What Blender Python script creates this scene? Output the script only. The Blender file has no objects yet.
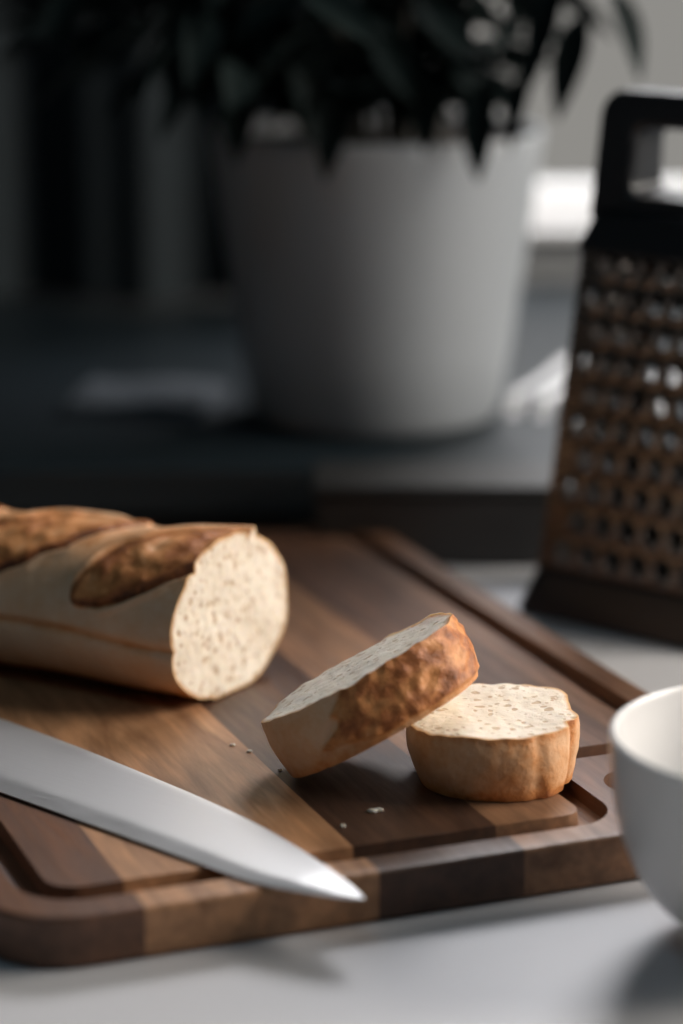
import bpy, bmesh, math, random
from mathutils import Vector, Matrix, noise
random.seed(7)
sc = bpy.context.scene
COL = sc.collection

# ---------------------------------------------------------------- helpers
def new_obj(name, verts, faces, mats=None, smooth=False, parent=None, mi=None):
    me = bpy.data.meshes.new(name)
    me.from_pydata([tuple(v) for v in verts], [], faces)
    me.update()
    ob = bpy.data.objects.new(name, me)
    COL.objects.link(ob)
    if mats:
        for m in (mats if isinstance(mats, (list, tuple)) else [mats]):
            me.materials.append(m)
    if mi:
        for p, i in zip(me.polygons, mi): p.material_index = i
    if smooth:
        for p in me.polygons: p.use_smooth = True
    if parent: ob.parent = parent
    return ob

def fix_normals(ob):
    bm = bmesh.new(); bm.from_mesh(ob.data)
    bmesh.ops.recalc_face_normals(bm, faces=bm.faces)
    bm.to_mesh(ob.data); bm.free()

def empty(name, loc=(0,0,0), rz=0):
    e = bpy.data.objects.new(name, None); COL.objects.link(e)
    e.location = loc; e.rotation_euler = (0,0,rz); e.empty_display_size = .05
    return e

def box(name, lo, hi, mat, bevel=0, parent=None, segs=3):
    x0,y0,z0 = lo; x1,y1,z1 = hi
    v = [(x0,y0,z0),(x1,y0,z0),(x1,y1,z0),(x0,y1,z0),(x0,y0,z1),(x1,y0,z1),(x1,y1,z1),(x0,y1,z1)]
    f = [(0,3,2,1),(4,5,6,7),(0,1,5,4),(1,2,6,5),(2,3,7,6),(3,0,4,7)]
    ob = new_obj(name, v, f, mat, parent=parent)
    if bevel:
        m = ob.modifiers.new('bev','BEVEL'); m.width=bevel; m.segments=segs
        for p in ob.data.polygons: p.use_smooth=True
        m2 = ob.modifiers.new('wn','WEIGHTED_NORMAL')
    return ob

def round_poly(pts, rad, seg=8):
    n=len(pts); out=[]
    for i in range(n):
        r = rad[i] if isinstance(rad,(list,tuple)) else rad
        p=Vector(pts[i]); a=Vector(pts[i-1])-p; b=Vector(pts[(i+1)%n])-p
        a.normalize(); b.normalize()
        half = math.acos(max(-1,min(1,a.dot(b))))/2
        d = r/math.tan(half)
        c = p+(a+b).normalized()*(r/math.sin(half))
        s=p+a*d; e=p+b*d
        vs=s-c; ve=e-c
        ang = math.atan2(vs.x*ve.y-vs.y*ve.x, vs.dot(ve))
        for k in range(seg+1):
            t=ang*k/seg
            out.append((c.x+vs.x*math.cos(t)-vs.y*math.sin(t), c.y+vs.x*math.sin(t)+vs.y*math.cos(t)))
    return out

def prism(name, pts, z0, z1, mat, parent=None):
    n=len(pts)
    v=[(x,y,z0) for x,y in pts]+[(x,y,z1) for x,y in pts]
    f=[tuple(range(n-1,-1,-1)), tuple(range(n,2*n))]
    for i in range(n):
        j=(i+1)%n; f.append((i,j,n+j,n+i))
    ob=new_obj(name,v,f,mat,parent=parent); fix_normals(ob); return ob

def lathe(name, prof, mat, seg=96, parent=None):
    v=[];f=[];n=len(prof)
    for i in range(seg):
        a=2*math.pi*i/seg
        for r,z in prof: v.append((r*math.cos(a),r*math.sin(a),z))
    for i in range(seg):
        j=(i+1)%seg
        for k in range(n-1):
            f.append((i*n+k,j*n+k,j*n+k+1,i*n+k+1))
    ob=new_obj(name,v,f,mat,smooth=True,parent=parent)
    bm=bmesh.new();bm.from_mesh(ob.data)
    bmesh.ops.remove_doubles(bm,verts=bm.verts,dist=1e-6)
    bmesh.ops.recalc_face_normals(bm,faces=bm.faces)
    bm.to_mesh(ob.data);bm.free()
    for p in ob.data.polygons: p.use_smooth=True
    return ob

def sstep(a,b,x):
    t=max(0,min(1,(x-a)/(b-a))); return t*t*(3-2*t)

def catmull(pts, n):
    out=[]; P=[pts[0]]+list(pts)+[pts[-1]]
    for i in range(1,len(P)-2):
        for k in range(n):
            t=k/n; a,b,c,d=P[i-1],P[i],P[i+1],P[i+2]
            out.append(tuple(.5*((2*b[q])+(-a[q]+c[q])*t+(2*a[q]-5*b[q]+4*c[q]-d[q])*t*t+(-a[q]+3*b[q]-3*c[q]+d[q])*t**3) for q in range(len(b))))
    out.append(tuple(pts[-1])); return out

# ---------------------------------------------------------------- materials
class M:
    def __init__(s,name,color=(.5,.5,.5),rough=.5,metal=0,**kw):
        s.m=bpy.data.materials.new(name); s.m.use_nodes=True
        s.t=s.m.node_tree; s.b=s.t.nodes['Principled BSDF']
        s.b.inputs['Base Color'].default_value=(*color,1)
        s.b.inputs['Roughness'].default_value=rough
        s.b.inputs['Metallic'].default_value=metal
        for k,v in kw.items(): s.b.inputs[k.replace('_',' ')].default_value=v
    def n(s,typ,**kw):
        nd=s.t.nodes.new(typ)
        for k,v in kw.items():
            if k.startswith('i_'):
                nd.inputs[k[2:].replace('_',' ')].default_value=v
            else: setattr(nd,k,v)
        return nd
    def l(s,a,b): s.t.links.new(a,b)
    def coord(s,scale=(1,1,1),rot=(0,0,0)):
        tc=s.n('ShaderNodeTexCoord'); mp=s.n('ShaderNodeMapping')
        mp.inputs['Scale'].default_value=scale; mp.inputs['Rotation'].default_value=rot
        s.l(tc.outputs['Object'],mp.inputs['Vector']); return mp.outputs[0]
    def noise(s,vec,scale,detail=4,rough=.55,dist=0):
        nd=s.n('ShaderNodeTexNoise'); nd.inputs['Scale'].default_value=scale
        nd.inputs['Detail'].default_value=detail; nd.inputs['Roughness'].default_value=rough
        nd.inputs['Distortion'].default_value=dist
        s.l(vec,nd.inputs['Vector']); return nd.outputs['Fac']
    def ramp(s,fac,stops,interp='LINEAR'):
        nd=s.n('ShaderNodeValToRGB'); cr=nd.color_ramp; cr.interpolation=interp
        while len(cr.elements)<len(stops): cr.elements.new(.5)
        for e,(p,c) in zip(cr.elements,stops):
            e.position=p; e.color=(*c,1) if len(c)==3 else c
        s.l(fac,nd.inputs['Fac']); return nd.outputs['Color']
    def mix(s,fac,a,b,blend='MIX'):
        nd=s.n('ShaderNodeMix',data_type='RGBA',blend_type=blend)
        for sock,val in ((nd.inputs[0],fac),(nd.inputs[6],a),(nd.inputs[7],b)):
            if hasattr(val,'is_output'): s.l(val,sock)
            elif isinstance(val,tuple): sock.default_value=(*val,1)
            else: sock.default_value=val
        return nd.outputs[2]
    def math(s,op,a,b=0.,clamp=False):
        nd=s.n('ShaderNodeMath',operation=op,use_clamp=clamp)
        for sock,val in ((nd.inputs[0],a),(nd.inputs[1],b)):
            if hasattr(val,'is_output'): s.l(val,sock)
            else: sock.default_value=val
        return nd.outputs[0]
    def attr(s,name):
        nd=s.n('ShaderNodeAttribute'); nd.attribute_name=name; return nd.outputs['Fac']
    def bump(s,h,strength=.3,dist=.001):
        nd=s.n('ShaderNodeBump'); nd.inputs['Strength'].default_value=strength
        nd.inputs['Distance'].default_value=dist
        s.l(h,nd.inputs['Height']); s.l(nd.outputs[0],s.b.inputs['Normal'])
    def col(s,c): s.l(c,s.b.inputs['Base Color'])

def simple(name,color,rough=.5,metal=0,var=.15,scale=20,bump=0,**kw):
    m=M(name,color,rough,metal,**kw)
    nz=m.noise(m.coord(),scale)
    d=tuple(c*(1-var) for c in color); u=tuple(min(1,c*(1+var)) for c in color)
    m.col(m.ramp(nz,[(.3,d),(.7,u)]))
    if bump: m.bump(nz,bump,.002)
    return m.m

def wood():
    m=M('walnut_wood',rough=.42)
    tc=m.coord()
    sep=m.n('ShaderNodeSeparateXYZ'); m.l(tc,sep.inputs[0])
    fx=m.math('MULTIPLY_ADD',sep.outputs[0],1/.34); 
    fx.node.inputs[2].default_value=.5
    P=[0,.165,.426,.60,.735,.87]
    C=[(.120,.055,.029),(.39,.208,.106),(.070,.034,.020),(.235,.124,.066),(.125,.061,.035),(.185,.096,.055)]
    base=m.ramp(fx,list(zip(P,C)),'CONSTANT')
    off=m.ramp(fx,list(zip(P,[(a,)*3 for a in (.1,.9,.35,.7,.2,.55)])),'CONSTANT')
    add=m.n('ShaderNodeVectorMath',operation='ADD')
    m.l(tc,add.inputs[0]); m.l(off,add.inputs[1])
    mp=m.n('ShaderNodeMapping'); mp.inputs['Scale'].default_value=(1,.09,1)
    m.l(add.outputs[0],mp.inputs['Vector'])
    g1=m.noise(mp.outputs[0],230,6,.65,.4)
    mp2=m.n('ShaderNodeMapping'); mp2.inputs['Scale'].default_value=(1,.16,1)
    m.l(add.outputs[0],mp2.inputs['Vector'])
    g2=m.noise(mp2.outputs[0],38,4,.6,1.6)
    c1=m.ramp(g1,[(.3,(.66,.63,.61)),(.65,(1.10,1.08,1.06))])
    c2=m.ramp(g2,[(.32,(.66,.60,.56)),(.5,(1,1,1)),(.7,(1.34,1.28,1.23))])
    c=m.mix(1.,base,c1,'MULTIPLY'); c=m.mix(1.,c,c2,'MULTIPLY')
    m.col(c)
    m.l(m.ramp(g1,[(.3,(.55,)*3),(.7,(.36,)*3)]),m.b.inputs['Roughness'])
    m.bump(g1,.2,.0006)
    return m.m
WOOD=wood()

def crust():
    m=M('bread_crust',rough=.46)
    m.b.inputs['Specular IOR Level'].default_value=.4
    v=m.coord()
    bk=m.attr('bake')
    n1=m.noise(v,50,6,.6); n2=m.noise(v,230,5,.7); n3=m.noise(v,20,3,.5)
    amp=m.math('MULTIPLY_ADD',bk,1.1); amp.node.inputs[2].default_value=.22
    t=m.math('ADD',m.math('MULTIPLY',m.math('SUBTRACT',n1,.5),.85),m.math('MULTIPLY',m.math('SUBTRACT',n2,.5),.85))
    a=m.math('ADD',bk,m.math('MULTIPLY',t,amp))
    c=m.ramp(a,[(0.0,(.84,.62,.44)),(.20,(.78,.475,.27)),(.42,(.68,.29,.098)),(.62,(.40,.133,.038)),(.92,(.10,.030,.012))])
    fl=m.ramp(n3,[(.4,(.90,.90,.90)),(.65,(1.06,1.06,1.06))])
    m.col(m.mix(1.,c,fl,'MULTIPLY'))
    h=m.math('ADD',m.math('MULTIPLY',n2,.6),n1)
    hh=m.math('MULTIPLY',h,amp)
    m.bump(hh,.75,.0024)
    return m.m
CRUST=crust()

def crumb():
    m=M('bread_crumb',rough=.85)
    m.b.inputs['Specular IOR Level'].default_value=.1
    m.b.inputs['Subsurface Weight'].default_value=.3
    m.b.inputs['Subsurface Radius'].default_value=(.008,.005,.003)
    m.b.inputs['Subsurface Scale'].default_value=1.
    v=m.coord()
    def pores(scale,t0,t1,sd,k):
        mp=m.n('ShaderNodeMapping'); mp.inputs['Location'].default_value=(sd,sd*2,sd)
        m.l(v,mp.inputs[0])
        wn=m.n('ShaderNodeTexNoise'); wn.inputs['Scale'].default_value=110; m.l(mp.outputs[0],wn.inputs['Vector'])
        vm=m.n('ShaderNodeVectorMath',operation='MULTIPLY_ADD'); m.l(wn.outputs['Color'],vm.inputs[0])
        vm.inputs[1].default_value=(.006,)*3; m.l(mp.outputs[0],vm.inputs[2])
        vo=m.n('ShaderNodeTexVoronoi'); vo.inputs['Scale'].default_value=scale
        m.l(vm.outputs[0],vo.inputs['Vector'])
        thr=m.math('MULTIPLY',vo.outputs['Color'],k)
        d=m.math('SUBTRACT',vo.outputs['Distance'],thr)
        return m.ramp(d,[(t0,(0,0,0)),(t1,(1,1,1))])
    p1=pores(230,-.24,.10,.3,.42); p2=pores(520,-.10,.18,1.7,.3)
    n1=m.noise(v,600,4,.7); n2=m.noise(v,45,3)
    base=m.ramp(n2,[(.35,(.76,.67,.55)),(.65,(.83,.75,.64))])
    c=m.mix(p1,(.56,.43,.31),base)
    c=m.mix(m.ramp(p2,[(0,(.86,)*3),(1,(1,)*3)]),(.56,.44,.32),c)
    rad=m.attr('rad')
    edge=m.ramp(rad,[(.935,(0,0,0)),(.99,(1,1,1))])
    c=m.mix(edge,c,(.56,.32,.155))
    m.col(c)
    h=m.math('ADD',m.math('ADD',p1,m.math('MULTIPLY',p2,.4)),m.math('MULTIPLY',n1,.5))
    m.bump(h,.25,.0010)
    return m.m
CRUMB=crumb()

def steel(name,color,rough,sx=1,sy=40,bs=.05):
    m=M(name,color,rough,1.)
    nz=m.noise(m.coord((sx,sy,1)),40,4)
    m.l(m.ramp(nz,[(.3,(rough*.85,)*3),(.7,(rough*1.15,)*3)]),m.b.inputs['Roughness'])
    m.bump(nz,bs,.0003)
    return m.m
BLADE=steel('brushed_blade_steel',(.56,.56,.56),.50)
GSTEEL=steel('grater_steel',(.150,.138,.128),.27)
BLACK=simple('black_plastic',(.010,.012,.015),.30)
HANDLE=simple('dark_handle_wood',(.03,.02,.015),.45)
CERAMIC=simple('white_ceramic',(.76,.75,.74),.22,var=.02)
POTM=simple('matte_pot_glaze',(.245,.265,.285),.5,var=.04,scale=6)
SOIL=simple('soil',(.02,.014,.01),.95,bump=.8,scale=80)
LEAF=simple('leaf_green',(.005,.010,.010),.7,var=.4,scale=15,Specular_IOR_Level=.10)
STEM=simple('stem_bark',(.02,.02,.016),.7)
TABLE=simple('white_table_paint',(.54,.535,.545),.45,var=.02,scale=5)
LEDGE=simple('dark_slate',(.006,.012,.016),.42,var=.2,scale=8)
TRAYM=simple('dark_stained_wood',(.024,.024,.024),.5,var=.2)
WALL=simple('wall_plaster',(.40,.41,.42),.8,var=.05,scale=6)
DARKW=simple('dark_wall_paint',(.03,.042,.05),.8,var=.1,scale=6)
FLOORM=simple('floor_boards',(.06,.05,.045),.5,var=.2)
FRAME=simple('window_frame_paint',(.80,.80,.80),.4,var=.02)
CURT=simple('dark_curtain_cloth',(.004,.009,.012),.9,var=.2,scale=60)

# ---------------------------------------------------------------- room
def wall_with_hole(name, axis, pos, thick, a0,a1,z0,z1, ha0,ha1,hz0,hz1, mat):
    parts=[(a0,ha0,z0,z1),(ha1,a1,z0,z1),(ha0,ha1,z0,hz0),(ha0,ha1,hz1,z1)]
    v=[];f=[]
    for (p,q,r,s) in parts:
        b=len(v)
        for d in (pos,pos+thick):
            for (a,z) in ((p,r),(q,r),(q,s),(p,s)):
                v.append((a,d,z) if axis=='Y' else (d,a,z))
        f+= [(b,b+1,b+2,b+3),(b+7,b+6,b+5,b+4),(b,b+4,b+5,b+1),(b+1,b+5,b+6,b+2),(b+2,b+6,b+7,b+3),(b+3,b+7,b+4,b)]
    ob=new_obj(name,v,f,mat); fix_normals(ob); return ob

ZF=-.75; ZC=1.85; XL=-1.9; XR=1.35; YB=2.1; YF=-1.2
box('floor',(XL-.1,YF-.1,ZF-.05),(XR+.1,YB+.1,ZF),FLOORM)
box('ceiling',(XL-.1,YF-.1,ZC),(XR+.1,YB+.1,ZC+.05),DARKW)
wall_with_hole('wall_back','Y',YB,.1,XL,XR,ZF,ZC, .09,1.15,.092,1.45,WALL)
wall_with_hole('wall_right','X',XR,.1,YF,YB,ZF,ZC, .60,1.75,.12,1.45,WALL)
box('wall_left',(XL-.1,YF,ZF),(XL,YB,ZC),DARKW)
box('wall_front',(XL,YF-.1,ZF),(XR,YF,ZC),DARKW)
w1=empty('window_1',(0,0,0))
for i,(lo,hi) in enumerate([((.09,YB-.01,.092),(.12,YB+.06,1.45)),((1.12,YB-.01,.092),(1.15,YB+.06,1.45)),
    ((.12,YB-.01,1.42),(1.12,YB+.06,1.45)),((.12,YB+.0,.092),(1.12,YB+.06,.112)),((.62,YB+.01,.112),(.66,YB+.05,1.42))]):
    box('frame_%d'%(i+1),lo,hi,FRAME,.003,w1)
w2=empty('window_2',(0,0,0))
for i,(lo,hi) in enumerate([((XR-.01,.60,.12),(XR+.06,.63,1.45)),((XR-.01,1.72,.12),(XR+.06,1.75,1.45)),
    ((XR-.01,.63,1.42),(XR+.06,1.72,1.45)),((XR-.01,.63,.12),(XR+.06,1.72,.145))]):
    box('frame_%d'%(i+1),lo,hi,FRAME,.003,w2)
box('trim_1',(.05,YB-.035,.080),(1.20,YB-.0,.090),FRAME,.003)

tb=empty('white_table')
box('table_top',(-.95,.35,-.035),(1.1,1.425,0),TABLE,.004,tb)
for i,(x,y) in enumerate([(-.88,.42),(1.03,.42),(-.88,1.35),(1.03,1.35)]):
    box('leg_%d'%(i+1),(x-.03,y-.03,ZF),(x+.03,y+.03,-.035),TABLE,.004,tb)
ct=empty('kitchen_counter')
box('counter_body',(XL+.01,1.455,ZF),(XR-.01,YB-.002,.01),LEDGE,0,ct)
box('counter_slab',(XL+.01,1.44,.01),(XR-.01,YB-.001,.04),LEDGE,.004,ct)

# ---------------------------------------------------------------- cutting board
HX,HY=.1655,.2385; ZT=.02
def apply_bool(ob,cut):
    m=ob.modifiers.new('b','BOOLEAN'); m.operation='DIFFERENCE'; m.object=cut; m.solver='EXACT'
    dg=bpy.context.evaluated_depsgraph_get()
    me=bpy.data.meshes.new_from_object(ob.evaluated_get(dg))
    ob.modifiers.clear(); ob.data=me
    bpy.data.objects.remove(cut)
board=prism('cutting_board',round_poly([(-HX,-HY),(HX,-HY),(HX,HY),(-HX,HY)],.032,12),.0005,ZT,WOOD)
bm=bmesh.new(); bm.from_mesh(board.data)
es=[e for e in bm.edges if abs(e.verts[0].co.z-e.verts[1].co.z)<1e-6]
bmesh.ops.bevel(bm,geom=es,offset=.0018,segments=3,profile=.5,affect='EDGES')
bm.to_mesh(board.data); bm.free()
gx,gy=HX-.020,HY-.020
path=round_poly([(-gx,-gy),(.078,-gy),(.078,-.150),(gx,-.150),(gx,gy),(-gx,gy)],[.018,.014,.014,.012,.018,.018],8)
pp=[path[0]]
for p in path[1:]:
    if (Vector(p)-Vector(pp[-1])).length>1e-5: pp.append(p)
path=pp
prof=[(-.0066,.004),(-.0060,0),(-.0052,-.0060),(0,-.0075),(.0052,-.0060),(.0060,0),(.0066,.004)]
n=len(path); v=[];f=[];k=len(prof)
for i in range(n):
    a=Vector(path[i-1]);b=Vector(path[(i+1)%n]);d=(b-a).normalized();nn=Vector((d.y,-d.x))
    for (w,z) in prof: v.append((path[i][0]+nn.x*w,path[i][1]+nn.y*w,ZT+z))
for i in range(n):
    j=(i+1)%n
    for q in range(k):
        r=(q+1)%k; f.append((i*k+q,j*k+q,j*k+r,i*k+r))
cut=new_obj('cut',v,f,WOOD); fix_normals(cut); apply_bool(board,cut)
cut=prism('cut2',round_poly([(.094,-.206),(.150,-.206),(.150,-.174),(.094,-.174)],.0158,10),-.01,.04,WOOD)
apply_bool(board,cut)
for p in board.data.polygons: p.use_smooth=False
board.location=(-.0514,1.1142,0); board.rotation_euler=(0,0,math.radians(21.5))

# ---------------------------------------------------------------- bread
def set_attr(ob,name,vals):
    a=ob.data.attributes.new(name,'FLOAT','POINT'); a.data.foreach_set('value',vals)

def loaf(name):
    L=.27; NS=340; NA=280
    v=[];bk=[];rd=[];f=[];mi=[]
    A,B=.0455,.036
    lens=[]
    for k in range(3):
        o=.078*k
        lens.append(((.055+o,math.radians(20)*.039),(-.026+o,math.radians(112)*.039)))
    def ring(s):
        out=[]
        t1 = 1-.16*s/L; tp=t1
        if s>L-.07: 
            q=(s-(L-.07))/.07; tp*=math.sqrt(max(0,1-q*q*.985))
        for i in range(NA):
            th=2*math.pi*i/NA-math.pi/2
            c,sn=math.cos(th),math.sin(th)
            y=-A*math.copysign(abs(c)**.93,c); z=B*sn
            if sn<0: z=-B*abs(sn)**.75*.97
            w=th*.039
            bake=.13+.07*noise.noise(Vector((s*30,w*30,1)))+.16*sstep(.3,1,sn)
            h=0
            for (p0,p1) in lens:
                d=Vector((p1[0]-p0[0],p1[1]-p0[1])); Ld=d.length; d/=Ld
                rel=Vector((s-p0[0],w-p0[1])); t=rel.dot(d)/Ld; dist=rel.x*d.y-rel.y*d.x
                dist+=.0022*noise.noise(Vector((s*80,w*80,4)))+.0018*noise.noise(Vector((s*30,w*30,7)))
                if -.05<t<1.05:
                    hw=.0185*math.sqrt(max(0,1-(2*t-1)**2))**.9+.0001
                    inn=1-sstep(hw-.0015,hw+.0010,abs(dist))
                    rim=math.exp(-((abs(dist)-hw+.003)/.003)**2)
                    bake=max(bake, inn*(.47+.32*rim+.18*noise.noise(Vector((s*60,w*60,5)))))
                    side=1 if dist>0 else .45
                    h+= inn*(.0014+.0013*noise.noise(Vector((s*120,w*120,6)))) + .0034*math.exp(-((abs(dist)-hw-.0012)/.0018)**2)*side*sstep(0,.15,t)*sstep(1,.85,t)
                    h-= .0030*math.exp(-((abs(dist)-hw+.0018)/.0013)**2)*sstep(0,.1,t)*sstep(1,.9,t)
            sd=th-math.radians(-4)-.10*noise.noise(Vector((s*14,0,2)))-(.35*s/.15*.3)
            if c>.3:
                h-= .0018*math.exp(-(sd/.035)**2); bake+=.20*math.exp(-(sd/.03)**2)
                if sd<0: h-=.0008
            if sn<-.45: bake=max(bake,.14+.30*sstep(-.45,-.9,sn))
            h+=.0014*noise.noise(Vector((s*22,y*22,z*22)))+.0005*noise.noise(Vector((s*80,y*80,z*80)))
            yy=y*tp; zz=z*tp-.0345*(1-t1)
            nrm=Vector((y/A/A,z/B/B)); nrm.normalize()
            yy+=nrm.x*h; zz+=nrm.y*h
            zz=max(zz,-.0345)
            x=-s+ yy*math.tan(math.radians(2.5))*max(0,1-s/.1)+.0014*noise.noise(Vector((yy*50,zz*50,3)))*max(0,1-s/.03)
            out.append((x,yy,zz)); bk.append(bake); rd.append(1)
        return out
    for k in range(NS+1):
        s=L*(k/NS)
        v+=ring(s)
    for k in range(NS):
        for i in range(NA):
            j=(i+1)%NA
            f.append((k*NA+i,k*NA+j,(k+1)*NA+j,(k+1)*NA+i)); mi.append(0)
    f.append(tuple(NS*NA+i for i in range(NA))); mi.append(0)
    NR=44; base=len(v)
    rim=[Vector(v[i]) for i in range(NA)]
    c0=sum(rim,Vector())/NA
    kx=math.tan(math.radians(2.5))
    for r in range(NR+1):
        q=1-r/NR
        for i in range(NA):
            p=c0.lerp(rim[i],q)
            flat=c0.x+(p.y-c0.y)*kx
            p.x=flat+(rim[i].x-(c0.x+(rim[i].y-c0.y)*kx))*q**8
            if r>0:
                d=.0005*noise.noise(p*260)+.0009*noise.noise(p*60)
                p=p+Vector((d,0,0))
            v.append(tuple(p)); bk.append(.3); rd.append(q)
    for r in range(NR):
        for i in range(NA):
            j=(i+1)%NA
            f.append((base+r*NA+i,base+(r+1)*NA+i,base+(r+1)*NA+j,base+r*NA+j)); mi.append(1)
    ob=new_obj(name,v,f,[CRUST,CRUMB],smooth=True,mi=mi)
    set_attr(ob,'bake',bk); set_attr(ob,'rad',rd)
    return ob
lf=loaf('baguette_loaf')
lf.location=(-.0485,1.090,ZT+.0349)
lf.rotation_euler=(0,0,-math.radians(29))

def slice_(name,radf,th,bakef,seed,bulge=.0015,NA=260,NH=44,NR=44,taper=0,shear=(0,0)):
    v=[];bk=[];rd=[];f=[];mi=[]
    def pt(a,h):
        r=radf(a)*(1-taper*(1-h)**1.5)
        b=bulge*math.sin(math.pi*h)
        x,y=r*math.cos(a),r*math.sin(a)
        nz=.0020*noise.noise(Vector((x*28,y*28,h*.8+seed)))+.0006*noise.noise(Vector((x*80,y*80,h*2+seed)))+.0003*noise.noise(Vector((x*200,y*200,h*6+seed)))
        q=(r+b+nz)/r
        return x*q+shear[0]*(1-h),y*q+shear[1]*(1-h)
    for k in range(NH+1):
        h=k/NH
        for i in range(NA):
            a=2*math.pi*i/NA
            x,y=pt(a,h); bkv,dh=bakef(a,h)
            r=math.hypot(x,y); x*=1+dh/r; y*=1+dh/r
            wob=.0020*noise.noise(Vector((x*45,y*45,seed+5)))+.0009*noise.noise(Vector((x*160,y*160,seed+5)))
            v.append((x,y,th*h+wob*h*h)); bk.append(bkv+.05*noise.noise(Vector((x*60,y*60,h*3)))); rd.append(1)
    for k in range(NH):
        for i in range(NA):
            j=(i+1)%NA
            f.append((k*NA+i,k*NA+j,(k+1)*NA+j,(k+1)*NA+i)); mi.append(0)
    for top in (0,1):
        base=len(v); row=(NH*NA if top else 0)
        rim=[Vector(v[row+i]) for i in range(NA)]
        c0=sum(rim,Vector())/NA
        for r in range(NR+1):
            q=1-r/NR
            for i in range(NA):
                p=c0.lerp(rim[i],q)
                p.z=c0.z+(rim[i].z-c0.z)*q**9
                if r>0:
                    d=(.00025*noise.noise(p*260+Vector((seed,0,0)))+.0011*noise.noise(p*45+Vector((seed,0,0))))*min(1,r/3)
                    if not top: d=abs(d)
                    p=p+Vector((0,0,d))
                v.append(tuple(p)); bk.append(.3); rd.append(q)
        for r in range(NR):
            for i in range(NA):
                j=(i+1)%NA
                q=(base+r*NA+i,base+r*NA+j,base+(r+1)*NA+j,base+(r+1)*NA+i)
                f.append(q if top else q[::-1]); mi.append(1)
    ob=new_obj(name,v,f,[CRUST,CRUMB],smooth=True,mi=mi)
    set_attr(ob,'bake',bk); set_attr(ob,'rad',rd)
    return ob

def angd(a,b):
    return (a-b+math.pi)%(2*math.pi)-math.pi
def rad2(a):
    r=1/((abs(math.cos(a))/.0330)**2.5+(abs(math.sin(a))/.0350)**2.5)**(1/2.5)
    r+=.0030*math.exp(-(angd(a,math.radians(38))/.20)**2)
    r-=.0026*math.exp(-(angd(a,math.radians(-26))/.09)**2)
    r+=.0016*math.exp(-(angd(a,math.radians(-8))/.13)**2)
    r-=.0009*math.exp(-(angd(a,math.radians(-62))/.08)**2)
    return r
def bake2(a,h):
    b=.21; d=angd(a,math.radians(45))
    b+=.45*math.exp(-(d/.75)**4)
    b+=.26*math.exp(-(angd(a,math.radians(-26)+.15*(h-.5))/.08)**2)
    b+=.10*math.exp(-(angd(a,math.radians(-62)-.3*(h-.5))/.06)**2)
    b+=.25*sstep(.25,0,h)+.14*sstep(.88,1,h)
    b+=.10*sstep(math.radians(60),math.radians(-10),abs(angd(a,math.radians(-80))))
    return b,0
s2=slice_('bread_slice',rad2,.0270,bake2,3.1,taper=.10,shear=(.0015,.001))
s2.location=(.0595,.9840,ZT+.0004)

def rad1(a):
    return 1/((abs(math.cos(a))/.0425)**2.25+(abs(math.sin(a))/.034)**2.25)**(1/2.25)
def bake1(a,h):
    d=math.degrees(angd(a,math.radians(-90)))
    x=d+ (h-.5)*-34
    inn=sstep(-22,-17,x+10*(noise.noise(Vector((h*4,d*.03,9)))))*sstep(120,95,x)
    lo=sstep(0,.08,h-.16*sstep(25,-10,x)-.05)
    b=.17+.22*sstep(.3,0,h)
    e=inn*(.2+.8*lo)
    b=b*(1-e)+(.54+.24*noise.noise(Vector((d*.08,h*3,2))))*e
    dh=(.0016+.0010*noise.noise(Vector((d*.14,h*6,4))))*e - .0014*math.exp(-((x+20)/3.5)**2)
    return b,dh
s1=slice_('bread_slice.001',rad1,.0250,bake1,8.2)
s1.location=(.0170,.9825,.0428)
R=Matrix.Rotation(math.radians(-30),3,'Y')@Matrix.Rotation(math.radians(-6),3,'X')
R=Matrix.Rotation(math.radians(-3),3,'Z')@R
s1.rotation_euler=R.to_euler()

v=[];f=[]
for (cx,cy,r) in [(.012,.943,.0013),(.0145,.944,.0012),(.0005,.928,.0008),(-.045,1.02,.0008),
                  (-.025,.99,.0006),(-.038,1.012,.0007)]:
    b=bmesh.new(); bmesh.ops.create_icosphere(b,subdivisions=2,radius=r)
    o=len(v)
    for q in b.verts:
        c=q.co*(1+.5*noise.noise(q.co*900+Vector((cx*999,0,0))))
        v.append((cx+c.x*1.6,cy+c.y,ZT+r*.6+c.z*.7))
    for q in b.faces: f.append(tuple(x.index+o for x in q.verts))
    b.free()
cr=new_obj('bread_crumbs',v,f,CRUMB,smooth=True)

# ---------------------------------------------------------------- knife
kn=empty('chef_knife',(.0083,.8548,ZT+.0008))
kn.rotation_euler=(0,0,math.atan2(.603,-.797))
near=catmull([(0,0),(.012,-.0055),(.042,-.0115),(.075,-.009),(.108,-.006),(.178,0),(.27,.0075)],10)
far=catmull([(0,0),(.02,.0115),(.0672,.0304),(.105,.0405),(.1426,.0481),(.19,.0565),(.24,.0632),(.27,.0655)],10)
def at(cv,s):
    for a,b in zip(cv,cv[1:]):
        if a[0]<=s<=b[0]+1e-9:
            t=(s-a[0])/max(1e-9,b[0]-a[0]); return a[1]+(b[1]-a[1])*t
    return cv[-1][1]
NSB=120;NW=24; v=[];f=[]
for side in (0,1):
    for i in range(NSB+1):
        s=.27*(i/NSB)**1.3
        a,b=at(near,s),at(far,s)
        for j in range(NW+1):
            u=j/NW
            th=.0004+.0017*min(1,(1-u)*12+.3)*min(1,s/.03+.1)*min(1,u*5.5+.02)
            w=a+(b-a)*u
            v.append((s,-w,th if side else 0))
ro=(NSB+1)*(NW+1)
for side in (0,1):
    for i in range(NSB):
        for j in range(NW):
            a=side*ro+i*(NW+1)+j
            f.append((a,a+1,a+NW+2,a+NW+1))
for i in range(NSB):
    for j in (0,NW):
        a=i*(NW+1)+j; f.append((a,a+NW+1,ro+a+NW+1,ro+a))
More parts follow.
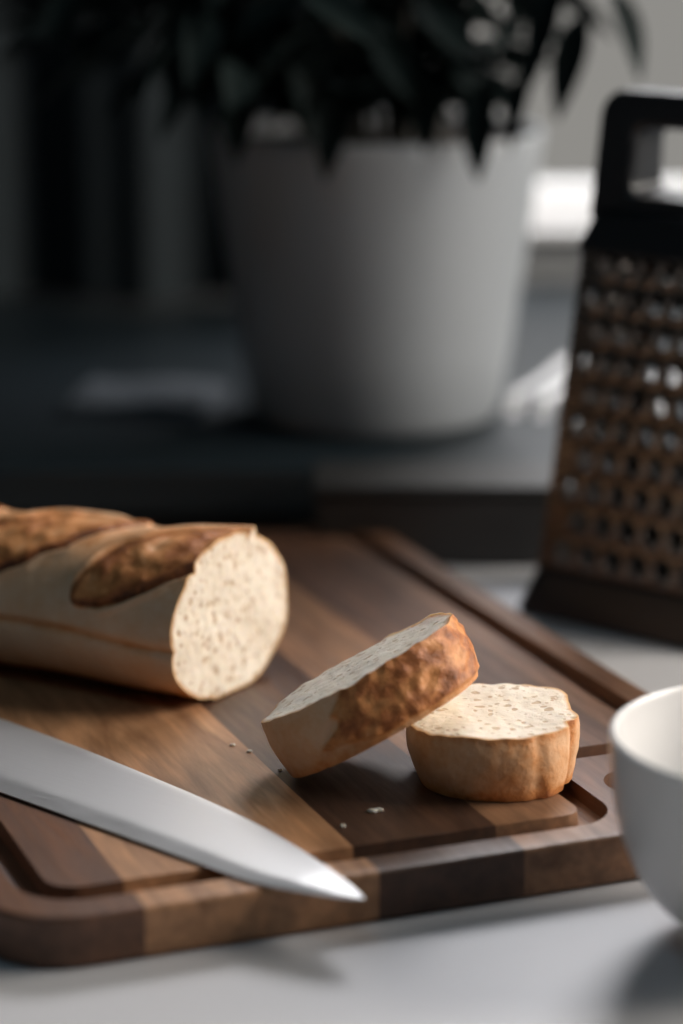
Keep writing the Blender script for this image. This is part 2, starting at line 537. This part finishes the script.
for j in range(NW):
    a=NSB*(NW+1)+j; f.append((a,a+1,ro+a+1,ro+a))
bl=new_obj('blade',v,f,BLADE,smooth=True,parent=kn)
bm=bmesh.new();bm.from_mesh(bl.data);bmesh.ops.recalc_face_normals(bm,faces=bm.faces)
for e in bm.edges:
    if len(e.link_faces)==2 and e.calc_face_angle()>.5: e.smooth=False
bm.to_mesh(bl.data);bm.free()
hd=prism('handle',round_poly([(.268,-.010),(.30,-.008),(.395,-.004),(.40,-.034),(.35,-.032),(.30,-.034),(.268,-.034)],.004,5),-.0005+.0,.018,HANDLE,kn)
m=hd.modifiers.new('b','BEVEL');m.width=.003;m.segments=3
for q in (.30,.335,.37):
    b=bmesh.new(); bmesh.ops.create_cone(b,cap_ends=True,segments=20,radius1=.0025,radius2=.0025,depth=.0005)
    me=bpy.data.meshes.new('rivet'); b.to_mesh(me); b.free(); me.materials.append(BLADE)
    o=bpy.data.objects.new('rivet',me); COL.objects.link(o); o.parent=kn; o.location=(q,-.02,.0182)

# ---------------------------------------------------------------- bowl
pr=catmull([(0,.008),(.022,.009),(.040,.020),(.053,.040),(.0585,.060),(.0602,.0765)],8)
outer=catmull([(.0622,.0772),(.0628,.0755),(.0618,.060),(.0580,.040),(.0480,.019),(.034,.0075)],8)
prof=pr+[(.0608,.0778),(.0616,.0780)]+outer+[(.029,.005),(.0285,.0),(.026,.0),(.0255,.003),(0,.003)]
bw=lathe('ceramic_bowl',prof,CERAMIC,128)
bw.location=(.1575,.868,.0005)

# ---------------------------------------------------------------- box grater
gr=empty('box_grater',(.0,.0,0))
GA=math.radians(-40)
W0,D0,W1,D1=.112,.080,.084,.052; Zb,Zt=.020,.192
ux=Vector((math.cos(GA),math.sin(GA))); uy=Vector((-ux.y,ux.x))
corner=Vector((.101,1.286))
cen=corner+ux*W0/2+uy*D0/2
gr.location=(cen.x,cen.y,0.0005); gr.rotation_euler=(0,0,GA)
def gpt(side,a,b,out=0):
    W=W0+(W1-W0)*b; Dd=D0+(D1-D0)*b; z=Zb+(Zt-Zb)*b
    if side==0: p=Vector((-W/2+a*W,-Dd/2,z)); nn=Vector((0,-1,.08))
    elif side==1: p=Vector((W/2,-Dd/2+a*Dd,z)); nn=Vector((1,0,.08))
    elif side==2: p=Vector((W/2-a*W,Dd/2,z)); nn=Vector((0,1,.08))
    else: p=Vector((-W/2,Dd/2-a*Dd,z)); nn=Vector((-1,0,.08))
    return p+nn.normalized()*out
v=[];f=[]
def patch(side,a0,a1,b0,b1,hole,n=16):
    o=len(v)
    if not hole:
        for (a,b) in ((a0,b0),(a1,b0),(a1,b1),(a0,b1)): v.append(gpt(side,a,b))
        f.append((o,o+1,o+2,o+3)); return
    ca,cb=(a0+a1)/2,(b0+b1)/2; ha,hb=(a1-a0)/2,(b1-b0)/2
    for i in range(n):
        t=2*math.pi*(i+.5)/n; c,s=math.cos(t),math.sin(t); mx=max(abs(c),abs(s))
        v.append(gpt(side,ca+ha*c/mx,cb+hb*s/mx))
    for (rr,oo) in ((.80,.0002),(.68,.0020),(.58,.0016),(.54,.0002)):
        for i in range(n):
            t=2*math.pi*(i+.5)/n; v.append(gpt(side,ca+ha*rr*math.cos(t),cb+hb*rr*math.sin(t),oo*(1+.6*math.sin(t))))
    for q in range(4):
        for i in range(n):
            j=(i+1)%n; f.append((o+q*n+i,o+q*n+j,o+(q+1)*n+j,o+(q+1)*n+i))
    for k in range(4):
        i=(n//8+ k*n//4-1)%n; j=(i+1)%n
        sx=1 if k in(0,3) else -1; sy=1 if k in(0,1) else -1
        q=len(v); v.append(gpt(side,ca+ha*sx,cb+hb*sy)); f.append((o+i,q,o+j))
for side in range(4):
    cols=6 if side in(0,2) else 4; rows=10
    ma=.06; mb=.03
    patch(side,0,1,0,mb,False); patch(side,0,1,1-mb,1,False)
    for r in range(rows):
        b0=mb+(1-2*mb)*r/rows; b1=mb+(1-2*mb)*(r+1)/rows
        cw=(1-2*ma)/(cols+.5); sh=ma+(cw/2 if r%2 else 0)
        patch(side,0,sh,b0,b1,False); patch(side,sh+cols*cw,1,b0,b1,False)
        for c in range(cols): patch(side,sh+c*cw,sh+(c+1)*cw,b0,b1,True)
body=new_obj('grater_body',v,f,GSTEEL,smooth=True,parent=gr)
bm=bmesh.new();bm.from_mesh(body.data)
for e in bm.edges:
    if len(e.link_faces)==2 and e.calc_face_angle(0)>.9: e.smooth=False
bm.to_mesh(body.data);bm.free()
def frust(name,w0,d0,w1,d1,z0,z1,mat,r=.01,bev=.002,inner=None):
    a=round_poly([(-w0/2,-d0/2),(w0/2,-d0/2),(w0/2,d0/2),(-w0/2,d0/2)],r,6)
    b=round_poly([(-w1/2,-d1/2),(w1/2,-d1/2),(w1/2,d1/2),(-w1/2,d1/2)],r,6)
    n=len(a); vv=[(x,y,z0) for x,y in a]+[(x,y,z1) for x,y in b]
    ff=[(i,(i+1)%n,n+(i+1)%n,n+i) for i in range(n)]
    if inner is None: ff+=[tuple(range(n-1,-1,-1)),tuple(range(n,2*n))]
    else:
        c=round_poly([(-w1/2+inner,-d1/2+inner),(w1/2-inner,-d1/2+inner),(w1/2-inner,d1/2-inner),(-w1/2+inner,d1/2-inner)],r*.6,6)
        vv+=[(x,y,z1) for x,y in c]+[(x,y,z0) for x,y in c]
        ff+=[(n+i,n+(i+1)%n,2*n+(i+1)%n,2*n+i) for i in range(n)]
        ff+=[(2*n+i,2*n+(i+1)%n,3*n+(i+1)%n,3*n+i) for i in range(n)]
        ff+=[(3*n+i,3*n+(i+1)%n,(i+1)%n,i) for i in range(n)]
    ob=new_obj(name,vv,ff,mat,parent=gr); fix_normals(ob)
    m=ob.modifiers.new('b','BEVEL');m.width=bev;m.segments=3;m.limit_method='ANGLE'
    return ob
frust('base_rim',W0+.022,D0+.022,W0+.006,D0+.006,0,.024,BLACK,.012,.002,.008)
frust('top_collar',W1+.012,D1+.012,W1-.002,D1-.006,.186,.206,BLACK,.010,.003)
o_=round_poly([(-.047,.200),(.047,.200),(.043,.265),(-.043,.265)],[.002,.002,.014,.014],8)
i_=round_poly([(-.023,.214),(.023,.214),(.021,.247),(-.021,.247)],[.005,.005,.008,.008],8)
n=len(o_); vv=[];T=.017
for y in (-T,T):
    vv+=[(x,y*(1-.25*(z-.2)/.066),z) for x,z in o_]+[(x,y*(1-.25*(z-.2)/.066),z) for x,z in i_]
ff=[]
for i in range(n):
    j=(i+1)%n
    ff+=[(i,j,n+j,n+i),(2*n+i,3*n+i,3*n+j,2*n+j),(i,2*n+i,2*n+j,j),(n+i,n+j,3*n+j,3*n+i)]
hd=new_obj('handle',vv,ff,BLACK,parent=gr); fix_normals(hd)
m=hd.modifiers.new('b','BEVEL');m.width=.004;m.segments=4;m.limit_method='ANGLE';m.angle_limit=math.radians(50)
for p in hd.data.polygons: p.use_smooth=True
hd.modifiers.new('wn','WEIGHTED_NORMAL')

# ---------------------------------------------------------------- plant in pot
pl=empty('potted_plant',(.021,1.575,.0405))
pot=[(0,.004),(.060,.004),(.066,0),(.072,.001),(.077,.008),(.084,.05),(.0925,.11),(.0995,.165),(.101,.173),(.100,.177),(.097,.177),(.0955,.172),(.090,.12),(.080,.05)]
lathe('pot',pot+[(0,.05)],POTM,96,pl)
so=lathe('soil',[(0,.168),(.05,.170),(.0945,.167)],SOIL,48,pl)
v=[];f=[]
def tube(p0,p1,p2,r0,r1,n=8,m_=6):
    o=len(v)
    for i in range(n+1):
        t=i/n; p=p0*(1-t)**2+p1*2*t*(1-t)+p2*t*t
        d=((p1-p0)*(1-t)+(p2-p1)*t).normalized()
        a=d.orthogonal().normalized(); b=d.cross(a); r=r0+(r1-r0)*t
        for k in range(m_):
            q=2*math.pi*k/m_; v.append(p+(a*math.cos(q)+b*math.sin(q))*r)
    for i in range(n):
        for k in range(m_):
            j=(k+1)%m_; f.append((o+i*m_+k,o+i*m_+j,o+(i+1)*m_+j,o+(i+1)*m_+k))
tips=[]
for i in range(34):
    a=random.uniform(0,2*math.pi); rr=random.uniform(.01,.05)
    p0=Vector((rr*math.cos(a),rr*math.sin(a),.15))
    R_=random.uniform(.08,.20); z=random.uniform(.25,.42)
    p2=Vector((R_*math.cos(a)-.02,R_*math.sin(a)*.9,z)); p1=Vector((p2.x*.35,p2.y*.35,z*.95))
    tube(p0,p1,p2,.0028,.0012)
    tips.append((p0,p1,p2))
new_obj('stems',v,f,STEM,smooth=True,parent=pl)
lv=[];lf_=[]
def leaf(p,d,L,Wd,roll,droop,zmin=.180):
    up=Vector((0,0,1)); d=d.normalized()
    tipz=p.z+d.z*L-droop*L
    if tipz<zmin: p=p+Vector((0,0,zmin-tipz))
    side=d.cross(up)
    if side.length<.1: side=Vector((1,0,0))
    side.normalize(); nn=side.cross(d).normalized()
    side,nn=(side*math.cos(roll)+nn*math.sin(roll)),(nn*math.cos(roll)-side*math.sin(roll))
    o=len(lv); n=8
    for i in range(n+1):
        t=i/n; w=Wd*math.sin(math.pi*min(1,t*.97+.02))**.8*(1-.25*t)
        c=p+d*L*t+Vector((0,0,-droop*L*t*t))
        for k in (-1,-.5,0,.5,1): lv.append(c+side*w*k/2+nn*(abs(k)*w*.18))
    for i in range(n):
        for k in range(4):
            a=o+i*5+k; lf_.append((a,a+1,a+6,a+5))
for (p0,p1,p2) in tips:
    for k in range(10):
        t=random.uniform(.45,1.0); p=p0*(1-t)**2+p1*2*t*(1-t)+p2*t*t
        a=random.uniform(0,2*math.pi)
        d=Vector((math.cos(a),math.sin(a),random.uniform(-.5,.5)))
        if p.x+d.x*.05>.04 and random.random()<.45: continue
        leaf(p,d,random.uniform(.035,.055),random.uniform(.018,.026),random.uniform(-.8,.8),random.uniform(.1,.6))
for (x,z,L) in [(-.02,.203,.045),(.058,.200,.045),(-.075,.215,.04),(.030,.215,.035),(.088,.225,.045),(-.05,.222,.04),(.115,.25,.05),(.13,.265,.045),(.10,.27,.05)]:
    leaf(Vector((x,-.09,z)),Vector((random.uniform(-.3,.3),-.35,-.7)),L,.024,random.uniform(-.4,.4),.3,.158)
for i in range(340):
    a=random.uniform(0,2*math.pi); r=random.uniform(0,1)**.5
    p=Vector((-.06+.15*r*math.cos(a),.13*r*math.sin(a),random.uniform(.215,.42)))
    d=Vector((math.cos(a),math.sin(a),random.uniform(-.6,.3)))
    if p.x>.03 and random.random()<.5: continue
    leaf(p,d,random.uniform(.038,.06),random.uniform(.018,.028),random.uniform(-.8,.8),random.uniform(.1,.6))
for i in range(190):
    a=random.uniform(0,2*math.pi); r=.08*random.uniform(0,1)**.5
    p=Vector((-.008+r*1.15*math.cos(a),r*math.sin(a)-.01,random.uniform(.190,.225)))
    d=Vector((random.uniform(-1,1),random.uniform(-1,.3),random.uniform(-.1,.5)))
    leaf(p,d,random.uniform(.03,.045),random.uniform(.018,.026),random.uniform(-.9,.9),random.uniform(.1,.4),.178)
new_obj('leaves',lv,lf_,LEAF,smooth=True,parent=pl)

# ---------------------------------------------------------------- background items
v=[];f=[];nx=260
for i in range(nx+1):
    x=-1.5+1.56*i/nx
    for z in (.045,.5,1.0,1.8):
        y=1.98+.020*math.sin(x*46+.4*math.sin(x*9))+.008*math.sin(x*101)
        v.append((x,y,z))
for i in range(nx):
    for k in range(3):
        a=i*4+k; f.append((a,a+4,a+5,a+1))
new_obj('dark_curtain',v,f,CURT,smooth=True)
wb=empty('wooden_box',(0,0,0))
box('box_body',(-.014,1.368,.0005),(.128,1.422,.040),TRAYM,.002,wb)
box('box_lid',(-.016,1.366,.0405),(.130,1.424,.046),TRAYM,.002,wb)
def towelmat():
    m=M('striped_towel_cloth',rough=.9)
    w=m.n('ShaderNodeTexWave',wave_type='BANDS',bands_direction='X'); w.inputs['Scale'].default_value=17
    w.inputs['Distortion'].default_value=.3
    m.l(m.coord(),w.inputs['Vector'])
    m.col(m.ramp(w.outputs['Fac'],[(.42,(.05,.06,.07)),(.55,(.62,.62,.62))]))
    return m.m
TOW=towelmat()
def towel(name,loc,rz,w,d,h,mat):
    v=[];f=[];N=40
    for i in range(N+1):
        for j in range(N+1):
            x=-w/2+w*i/N; y=-d/2+d*j/N
            e=min(min(i,N-i),min(j,N-j))/N
            z=h*sstep(0,.08,e)+.004*noise.noise(Vector((x*25,y*25,3)))*sstep(0,.1,e)
            v.append((x,y,max(0,z)))
    for i in range(N):
        for j in range(N):
            a=i*(N+1)+j; f.append((a,a+N+1,a+N+2,a+1))
    ob=new_obj(name,v,f,mat,smooth=True); ob.location=loc; ob.rotation_euler=(0,0,rz); return ob
towel('striped_towel',(.178,1.635,.041),math.radians(-20),.12,.17,.010,TOW)
towel('folded_napkin',(-.125,1.60,.041),math.radians(-8),.095,.09,.010,simple('grey_linen',(.06,.07,.08),.9))

# ---------------------------------------------------------------- lights
def area(name,loc,target,sx,sy,power,color):
    l=bpy.data.lights.new(name,'AREA'); l.shape='RECTANGLE'; l.size=sx; l.size_y=sy; l.energy=power; l.color=color
    o=bpy.data.objects.new(name,l); COL.objects.link(o); o.location=loc
    o.rotation_euler=(Vector(target)-Vector(loc)).to_track_quat('-Z','Y').to_euler(); return o
area('window_daylight_right',(1.55,1.17,.80),(0,1.05,0),1.0,1.1,43,(1,.92,.83))
area('window_daylight_back',(.42,2.45,1.38),(.0,1.1,0),.8,.7,46,(.98,.97,1))
area('added_cool_fill',(-.5,.3,1.8),(-.1,1.2,0),.5,.5,2.8,(.5,.8,1))  # weak bluish fill added to lift the shadows, not a room fixture
w=bpy.data.worlds.new('World'); sc.world=w; w.use_nodes=True
bg=w.node_tree.nodes['Background']; bg.inputs[0].default_value=(.27,.262,.245,1); bg.inputs[1].default_value=1.0

# ---------------------------------------------------------------- camera
cam=bpy.data.cameras.new('Camera'); co=bpy.data.objects.new('Camera',cam); COL.objects.link(co)
co.location=(0,0,.38); co.rotation_euler=(math.radians(90-14.3),0,0)
cam.sensor_fit='VERTICAL'; cam.sensor_height=36; cam.lens=91.4
cam.dof.use_dof=True; cam.dof.focus_distance=1.04; cam.dof.aperture_fstop=3.0
cam.clip_start=.01
sc.camera=co
sc.view_settings.view_transform='Standard'
sc.view_settings.look='None'
